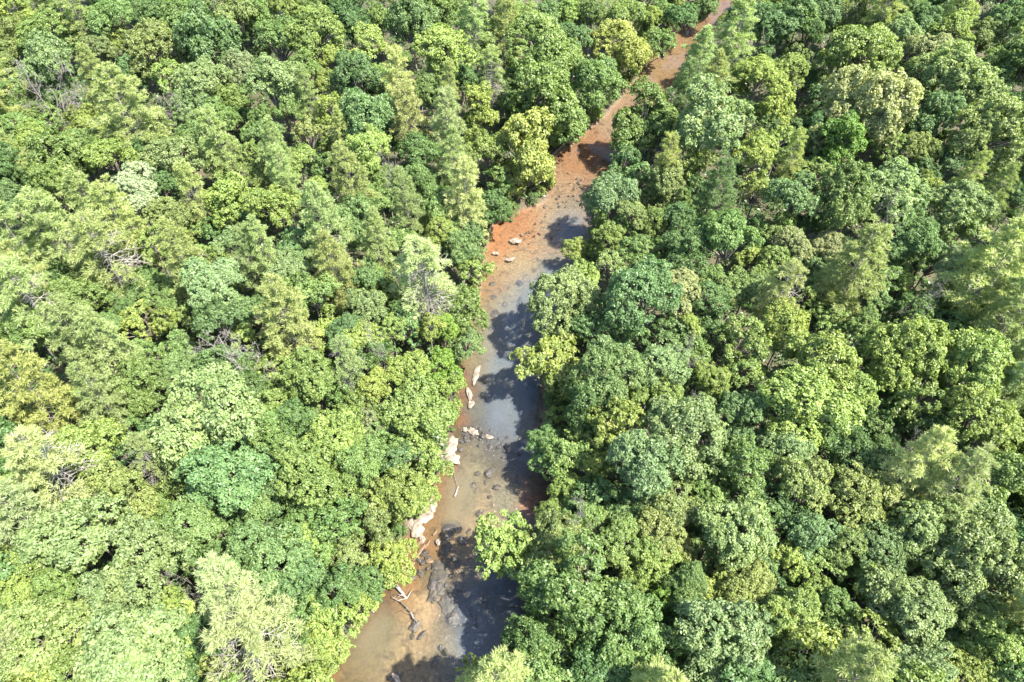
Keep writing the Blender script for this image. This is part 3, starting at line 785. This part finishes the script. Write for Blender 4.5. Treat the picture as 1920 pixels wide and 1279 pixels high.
SELF = {(455, 700): 'large bare grey dead tree with a fan of twigs', (986, 285): 'tall golden yellow tree leaning over the river bend', (1158, 92): 'golden yellow tree beside the far reach of the river',
        (245, 358): 'rounded tree with silvery white leaves among pines', (1382, 66): 'tall grey-green pine beside the far reach of the river', (475, 1200): 'huge beige pine with bare lower branches at the bottom edge',
        (105, 880): 'pale half-bare pine with white inner branches near the left edge', (1630, 196): 'wide beige-tinged tree in the upper right woods', (1580, 262): 'small vivid green tree with a pointed crown',
        (1655, 436): 'twiggy grey dead tree in the right woods', (1862, 510): 'huge feathery pine at the right edge', (1550, 682): 'broad bright yellow-green tree in the right woods',
        (1100, 975): 'thin bare forked dead tree beside the lower river', (945, 1026): 'pale yellow-green tree overhanging the lower river', (825, 92): 'neat round yellow-green tree at the top',
        (726, 352): 'branching pale dead tree in the left woods', (105, 205): 'two bare white trunks forking in a dark gap', (795, 520): 'half-bare pine with a white trunk beside the river',
        (262, 585): 'small golden yellow tree among green ones in the left woods', (1793, 1112): 'small vivid green tree in the lower right corner woods', (1330, 236): 'wide minty tree beside the upper river',
        (1245, 1112): 'vivid green low tree in a dark gap at the bottom', (716, 660): 'thin upright dead tree near the rocky bank', (1020, 680): 'sparse yellow-green tree reaching over the blue shaded water',
        (240, 1250): 'huge pale minty tree at the bottom edge', (382, 770): 'huge pale minty tree below the big bare grey snag', (1785, 912): 'beige pine with a soft crown in the right woods', (1840, 190): 'pale minty tree at the upper right'}

# ------------------------------------------------------------------ plant them
items = []
def put(t, idx):
    k = t.kind
    src = {'S': 'L', 'B': 'L'}.get(k, k)
    if k == 'S': src = 'O' if idx % 3 == 0 else 'L'
    v = VAR[src][rnd.randrange(len(VAR[src]))]
    root = bpy.data.objects.new(NAME[k], None)
    C.objects.link(root)
    root.empty_display_size = 0.5
    root.location = t.foot
    s = t.R / v['R'] * (1.34 if k in 'PH' else 1.36 if k == 'T' else 1.2)
    local = t.c - t.foot
    cr = obj("crown", v['crown'], root)
    if k in 'PH':
        sz = min(1.5, max(0.55, s)) ** 0.6
        half = v['half'] * sz
        base_z = max(half + 1.5, local.z)
        local = Vector((local.x, local.y, base_z))
        scale = (s, s, sz)
    else:
        half = v['half'] * s
        zs = s * rnd.uniform(0.85, 1.2)
        if k == 'B':
            local.z = max(0.55 * half, local.z)
        scale = (s * rnd.uniform(0.9, 1.12), s * rnd.uniform(0.9, 1.12), zs)
    ang = rnd.uniform(0, 6.283)
    cr.location = local
    tl = 0.13 if k not in 'PH' else 0.04
    cr.rotation_euler = (rnd.gauss(0, tl), rnd.gauss(0, tl), ang)
    cr.scale = scale
    b = PINE_TONE[t.tone] if k in 'PH' else TONE[t.tone]
    b = (b[0], b[1] * 1.06, b[2] * 0.88)      # fresh early-summer leaves
    j = rnd.uniform(0.86, 1.16); hj = rnd.uniform(-0.08, 0.08)
    cr.color = (b[0] * j * (1 + hj), b[1] * j, b[2] * j * (1 - hj), 1)
    cr["kind"] = "stuff"
    li = obj("limbs", v['limbs'], root)
    li.location, li.rotation_euler, li.scale = cr.location, cr.rotation_euler, cr.scale
    if k != 'B':
        top = local + Vector((0, 0, half * 0.98)) if k in 'PH' else local - Vector((0, 0, half * 0.75))
        tr = obj("trunk", (PINE_POLE if k == 'P' else PALE_POLE if k == 'H' else POLE), root)
        q = top.normalized().to_track_quat('Z', 'Y')
        tr.rotation_mode = 'QUATERNION'
        tr.rotation_quaternion = q
        g_ = min(1.5, 0.45 + t.R * 0.13)
        tr.scale = (g_, g_, top.length)
    root["category"] = CAT[k]
    root["group"] = GROUP[k]
    key = (int(t.px), int(t.py))
    if key in SELF:
        root["label"] = SELF[key]
    else:
        items.append((root, t.px, t.py, TONE_WORD[t.tone] + ' ' + KIND_WORD[k]))
for i_, t in enumerate(ALL):
    put(t, i_)

SN = [dead_tree_meshes(700 + i, 13.0, [0.62, 0.45, 0.6, 0.5, 0.38, 0.6][i], [1, 2, 1, 1, 1, 1][i], True, [0.15, 0.14, 0.12, 0.14, 0.12, 0.12][i]) for i in range(6)]
for (px, py, w, vi) in DEAD:
    zc = 11.5
    p = at(px, py, zc)
    x, y = p[0], p[1]
    xl, xr = banks(np.array(y))
    root = bpy.data.objects.new("dead_tree", None)
    C.objects.link(root)
    gz = float(ground_z(np.array(x), np.array(y)))
    root.location = (x, y, gz)
    root.rotation_euler = (rnd.gauss(0, 0.06), rnd.gauss(0, 0.06), rnd.uniform(0, 6.28) if vi != 1 else 0.2)
    sxy = w * depth_of(p) / F / 8.0
    root.scale = (sxy, sxy, 1.3)
    obj("trunk", SN[vi]['trunk'], root)
    obj("limbs", SN[vi]['limbs'], root)
    root["category"], root["group"] = 'dead tree', GROUP['D']
    if (px, py) in SELF:
        root["label"] = SELF[(px, py)]
    else:
        items.append((root, px, py, 'bare grey dead tree'))
label_all(items)

# ------------------------------------------------------------------ undergrowth over the forest floor (nobody could count it)
r = np.random.default_rng(55)
n = 42000
uy = r.uniform(2, 300, n)
ux = r.uniform(-1, 1, n) * (60 + uy * 0.85)
sdu = river_sd(ux, uy)
ok = (sdu > 0.7)
ux, uy, sdu = ux[ok], uy[ok], sdu[ok]
uz = ground_z(ux, uy) + r.uniform(0.1, 3.2, len(ux)) * np.clip(sdu / 2.5, 0.15, 1)
v, f, t_ = sprays_to_leaves(r, np.stack([ux, uy, uz], 1), unit(rand_dirs(r, len(ux)) * 0.5 + np.array([0, 0, 1.0])), r.uniform(0.6, 1.4, len(ux)), 9, 0.62, 0.6, r.normal(0, 0.3, len(ux)))
u_ = obj("undergrowth", mesh_np("undergrowth", v, f, M_UNDER, tint=t_))
u_["kind"] = "stuff"

# ------------------------------------------------------------------ rocks and driftwood
def rock_mesh(name, seed, mat, flat=0.45, sub=3, rough_=0.35):
    import bmesh
    bm = bmesh.new()
    bmesh.ops.create_icosphere(bm, subdivisions=sub, radius=1.0)
    r = np.random.default_rng(seed)
    planes = [(rand_dirs(r, 1)[0], r.uniform(0.55, 0.9)) for _ in range(9)]
    for vtx in bm.verts:
        p = np.array(vtx.co)
        for nrm, d in planes:           # facets broken off
            k = p @ nrm
            if k > d: p = p - nrm * (k - d) * 0.9
        p = p * (1 + rough_ * (fbm(np.array(p[0] * 2 + seed), np.array(p[1] * 2 + p[2]), seed) - 0.5))
        p[2] *= flat
        vtx.co = p
    me = bpy.data.meshes.new(name)
    bm.to_mesh(me); bm.free()
    me.materials.append(mat)
    return me
PALE = [rock_mesh("pale_rock_mesh", 10 + i, M_PALE_ROCK, [0.25, 0.35, 0.22, 0.3][i], 4, 0.9) for i in range(4)]
DARK = [rock_mesh("dark_rock_mesh", 30 + i, M_DARK_ROCK, [0.35, 0.45, 0.3, 0.4, 0.5][i], 3, 0.95) for i in range(5)]
BROWN = [rock_mesh("brown_rock_mesh", 50 + i, M_BROWN_ROCK, [0.3, 0.4, 0.25][i], 2) for i in range(3)]
def rock(name, mesh, px, py, w, h, rot, z, label, cat='rock', group=None):
    p = at(px, py, 0)
    sc = depth_of(p) / F
    o = obj(name, mesh)
    o.location = (p[0], p[1], z)
    o.rotation_euler = (rnd.gauss(0, 0.08), rnd.gauss(0, 0.08), math.radians(rot))
    lx, ly = w * 0.5 * sc, h * 0.5 * sc / SP
    o.scale = (lx, ly, min(lx, ly) * 1.1 if name != 'submerged_rock' else min(0.5, min(lx, ly)))
    o["label"], o["category"] = label, cat
    if group: o["group"] = group
    return o
GP = 'pale rocks along the left bank'
rock("bank_rock", PALE[0], 893, 704, 13, 36, -18, 0.12, 'long white rock at the water edge, upper of two slabs by the orange shallows', group=GP)
rock("bank_rock", PALE[1], 880, 740, 11, 24, 14, 0.12, 'narrow white rock below the long white slab in the orange shallows', group=GP)
rock("bank_rock", PALE[2], 884, 758, 12, 18, -10, 0.1, 'short white rock end just below the narrow white slab', group=GP)
rock("bank_rock", PALE[3], 846, 838, 24, 34, -20, 0.25, 'large pale bank rock under leaves beside the dark riffle', group=GP)
rock("bank_rock", PALE[0], 846, 860, 34, 26, 20, 0.25, 'broad pale ledge below the large bank rock beside the riffle', group=GP)
rock("bank_rock", PALE[1], 808, 950, 26, 30, 20, 0.3, 'pale angular bank rock beside orange shallows above the white slab', group=GP)
rock("bank_rock", PALE[2], 796, 968, 34, 40, -30, 0.3, 'cream bank slab between two pale rocks beside orange shallows', group=GP)
rock("bank_rock", PALE[3], 780, 992, 30, 34, 15, 0.3, 'brightest white bank slab under leaves beside the lower shallows', group=GP)
rock("bank_rock", PALE[1], 792, 1012, 12, 14, 15, 0.1, 'little white rock off the tip of the brightest slab', group=GP)
rock("river_boulder", PALE[1], 822, 1018, 11, 11, 20, 0.18, 'small white boulder alone in the lower shallows')
rock("river_boulder", PALE[0], 967, 453, 22, 13, 10, 0.15, 'flat white boulder in the orange shallows below the bend')
rock("river_boulder", PALE[2], 957, 487, 18, 9, 25, 0.15, 'white boulder striped with dark shade in the orange shallows')
rock("river_boulder", PALE[3], 930, 476, 9, 12, 70, 0.15, 'small pale boulder touching the left bank below the bend')
rock("river_boulder", PALE[2], 981, 605, 7, 20, 10, 0.12, 'slim pale boulder in mid-river beside the dark shadow')
rock("river_boulder", PALE[0], 888, 810, 16, 20, 30, 0.08, 'grey boulder at the left end of the dark riffle')
rock("river_boulder", PALE[2], 918, 820, 18, 9, -25, 0.12, 'flat pale boulder in the middle of the dark riffle')
rock("river_boulder", DARK[1], 906, 816, 14, 14, 10, 0.1, 'dark boulder touching the flat pale one in the riffle')
rock("river_boulder", PALE[1], 975, 822, 7, 8, 0, 0.1, 'tiny pale boulder at the right end of the riffle')
rock("river_boulder", PALE[3], 872, 806, 10, 9, 0, 0.08, 'reddish pale boulder by the bank above the riffle')
rock("river_boulder", PALE[2], 876, 1115, 14, 11, 20, 0.08, 'pale boulder half hidden in the shaded lower riffle')
rock("river_boulder", PALE[0], 743, 1272, 22, 9, -30, 0.05, 'pale streaked boulder at the bottom edge of the water')
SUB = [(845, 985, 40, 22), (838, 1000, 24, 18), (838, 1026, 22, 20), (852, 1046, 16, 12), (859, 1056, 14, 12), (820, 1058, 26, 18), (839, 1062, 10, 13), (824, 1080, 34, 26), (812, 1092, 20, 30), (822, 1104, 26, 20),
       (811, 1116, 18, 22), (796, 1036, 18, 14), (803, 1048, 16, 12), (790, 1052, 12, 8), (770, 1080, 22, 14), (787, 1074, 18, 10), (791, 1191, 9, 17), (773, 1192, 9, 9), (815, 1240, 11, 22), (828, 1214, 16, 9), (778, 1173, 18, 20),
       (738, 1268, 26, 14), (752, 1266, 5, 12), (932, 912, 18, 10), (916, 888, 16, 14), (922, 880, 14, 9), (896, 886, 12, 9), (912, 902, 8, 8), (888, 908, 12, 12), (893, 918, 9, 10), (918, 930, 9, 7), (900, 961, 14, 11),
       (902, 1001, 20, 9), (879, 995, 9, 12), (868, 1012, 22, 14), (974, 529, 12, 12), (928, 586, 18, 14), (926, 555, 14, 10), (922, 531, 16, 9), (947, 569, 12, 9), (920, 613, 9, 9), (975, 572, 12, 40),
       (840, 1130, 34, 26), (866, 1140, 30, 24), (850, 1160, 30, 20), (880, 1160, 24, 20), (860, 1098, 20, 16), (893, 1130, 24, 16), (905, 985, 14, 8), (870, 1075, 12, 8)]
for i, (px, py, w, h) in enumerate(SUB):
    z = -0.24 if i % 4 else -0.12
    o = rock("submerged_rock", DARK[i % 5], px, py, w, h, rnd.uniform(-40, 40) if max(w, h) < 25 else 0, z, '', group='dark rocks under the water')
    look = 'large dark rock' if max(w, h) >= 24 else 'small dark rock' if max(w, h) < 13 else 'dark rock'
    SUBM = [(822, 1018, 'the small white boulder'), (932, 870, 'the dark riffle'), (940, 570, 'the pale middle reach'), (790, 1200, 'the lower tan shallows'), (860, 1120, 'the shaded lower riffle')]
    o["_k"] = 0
    o["look"] = look
sub = [o for o in C.objects if o.name.startswith("submerged_rock")]
bk = {}
for o in sub:
    px, py = to_px(o.location)
    d, k = sorted((math.hypot(px - m[0], py - m[1]), k) for k, m in enumerate(SUBM))[0]
    s = int(round(math.atan2(-(py - SUBM[k][1]), px - SUBM[k][0]) / (math.pi / 4))) % 8
    bk.setdefault((o["look"], k, s), []).append((d, o))
for (look, k, s), lst in bk.items():
    lst.sort(key=lambda q: q[0])
    for n_, (d, o) in enumerate(lst):
        o["label"] = look + ' under water' + (', ' + ORD[n_] + ' one ' if n_ else ' ') + DIRS[s] + ' ' + SUBM[k][2]
        del o["look"], o["_k"]
# small stones breaking the riffles; nothing tells one from another
def stones(zone, n_, label, group, meshes, smin, smax):
    for i in range(n_):
        zx, zy, zr = rnd.choice(zone)
        px, py = zx + rnd.gauss(0, zr * 0.5), zy + rnd.gauss(0, zr * 0.35)
        w = rnd.uniform(smin, smax)
        q = at(px, py)
        if float(river_sd(np.array(q[0]), np.array(q[1]))) > -0.6: continue
        rock("riffle_stone", meshes[i % len(meshes)], px, py, w, w * rnd.uniform(0.5, 0.9), rnd.uniform(0, 180), rnd.uniform(-0.06, 0.03), label, 'stone', group)
stones([(915, 825, 30), (945, 840, 30), (880, 820, 25), (965, 850, 25)], 46, 'small dark wet stone breaking the riffle below the blue shaded water', 'stones of the middle riffle', DARK, 4, 9)
stones([(1055, 390, 35), (1030, 430, 35), (1085, 345, 30), (1070, 370, 30), (1000, 440, 30)], 50, 'small stone breaking the pinkish riffle below the upper bend', 'stones of the upper riffle', BROWN + DARK[:2], 3, 7)
stones([(860, 1130, 35), (880, 1160, 35), (840, 1100, 25), (800, 1060, 25)], 40, 'small dark stone in the shaded riffle near the bottom', 'stones of the lower riffle', DARK, 5, 10)
LEDGE = [(790, 1030, 30, 6, 62), (781, 1043, 34, 6, 58), (800, 1022, 26, 5, 60), (806, 1052, 16, 8, 20), (770, 1062, 26, 6, 55), (815, 1000, 18, 5, 60), (786, 1018, 22, 5, 62)]
for i, (px, py, w, h, rot) in enumerate(LEDGE):
    rock("rock_ledge", BROWN[i % 3], px, py, w, h, rot, 0.02, 'thin brown slab ridge slanting through the orange shallows, ' + ['longest in the middle', 'second from shore', 'above the longest', 'short stub near white boulder', 'lowest by the bank', 'topmost near big dark rock', 'closest to the white bank slab'][i], 'rock ledge', 'slanting brown ledges in the shallows')

def log(name, pts, r0, r1, mat, label, twigs=0, cat='log'):
    w = [np.array(at(px, py, z)) for px, py, z in pts]
    t = Tubes()
    root_p = w[0].copy()
    path = []
    for a, b in zip(w[:-1], w[1:]):
        for s in np.linspace(0, 1, 4)[:-1]:
            path.append(a + (b - a) * s + np.array([rnd.gauss(0, 0.05), rnd.gauss(0, 0.05), 0]))
    path.append(w[-1])
    path = np.array(path) - root_p
    t.add(path, np.linspace(r0, r1, len(path)), 7)
    o = obj(name, t.mesh(name + "_mesh", mat))
    o.location = root_p
    o["label"], o["category"] = label, cat
    if twigs:
        tw = Tubes()
        for i in range(twigs):
            a = path[rnd.randrange(1, len(path))]
            d = np.array([rnd.gauss(0, 1), rnd.gauss(0, 1), abs(rnd.gauss(0, 0.4))]); d /= np.linalg.norm(d)
            L_ = rnd.uniform(0.5, 1.8)
            tw.add([a, a + d * L_ * 0.5 + np.array([0, 0, 0.1]), a + d * L_], [r1 * 0.6, r1 * 0.4, 0.015], 4)
        obj("limbs", tw.mesh(name + "_limb_mesh", mat), o)
    return o
log("fallen_log", [(848, 862, 0.12), (853, 895, 0.1), (858, 930, 0.1)], 0.10, 0.05, M_DRIFT, 'thin brown log along the left shallows below the pale ledge', 3)
log("fallen_log", [(853, 932, 0.15), (860, 912, 0.15)], 0.16, 0.08, M_DEAD, 'short white log tip at the end of the thin brown log', 0)
log("fallen_log", [(738, 1096, 0.5), (752, 1108, 0.3), (763, 1122, 0.15)], 0.26, 0.15, M_DEAD, 'thick white log slanting off the left bank near the bottom', 4)
log("fallen_log", [(735, 1120, 0.2), (752, 1128, 0.25), (770, 1148, 0.2), (782, 1168, 0.1)], 0.15, 0.08, M_DRIFT, 'dark brush-covered log below the thick white log', 16)
log("fallen_log", [(770, 1148, 0.22), (776, 1160, 0.2), (781, 1167, 0.12)], 0.13, 0.07, M_DEAD, 'short white stick at the lower end of the brushy log', 0)
log("fallen_log", [(622, 1245, 0.3), (640, 1232, 0.15), (656, 1228, 0.05)], 0.07, 0.03, M_DRIFT, 'thin branch dipping into the water at the bottom left bank', 3)
log("fallen_log", [(700, 1150, 0.6), (692, 1130, 0.8), (715, 1105, 0.6)], 0.08, 0.04, M_DEAD, 'bare pale branch tangle hanging at the left bank near the bottom', 14)
log("fallen_log", [(1018, 1110, 0.6), (1005, 1090, 1.0), (998, 1075, 1.4)], 0.13, 0.07, M_DEAD, 'pale leaning branch on the right bank beside the big green tree', 2)
log("fallen_log", [(915, 1150, 0.1), (900, 1128, 0.4), (905, 1112, 0.7)], 0.06, 0.03, M_DRIFT, 'small drowned bush of twigs standing in the shaded lower riffle', 14)
log("fallen_log", [(872, 690, 0.15), (868, 716, 0.2), (880, 722, 0.1)], 0.06, 0.03, M_DRIFT, 'dark twiggy branch in the orange shallows beside the long white rock', 10)

print("trees", len(ALL), "fill", n_fill, {k: sum(1 for t in ALL if t.kind == k) for k in NAME}, "tris", sum(len(m.polygons) * 2 for m in bpy.data.meshes))
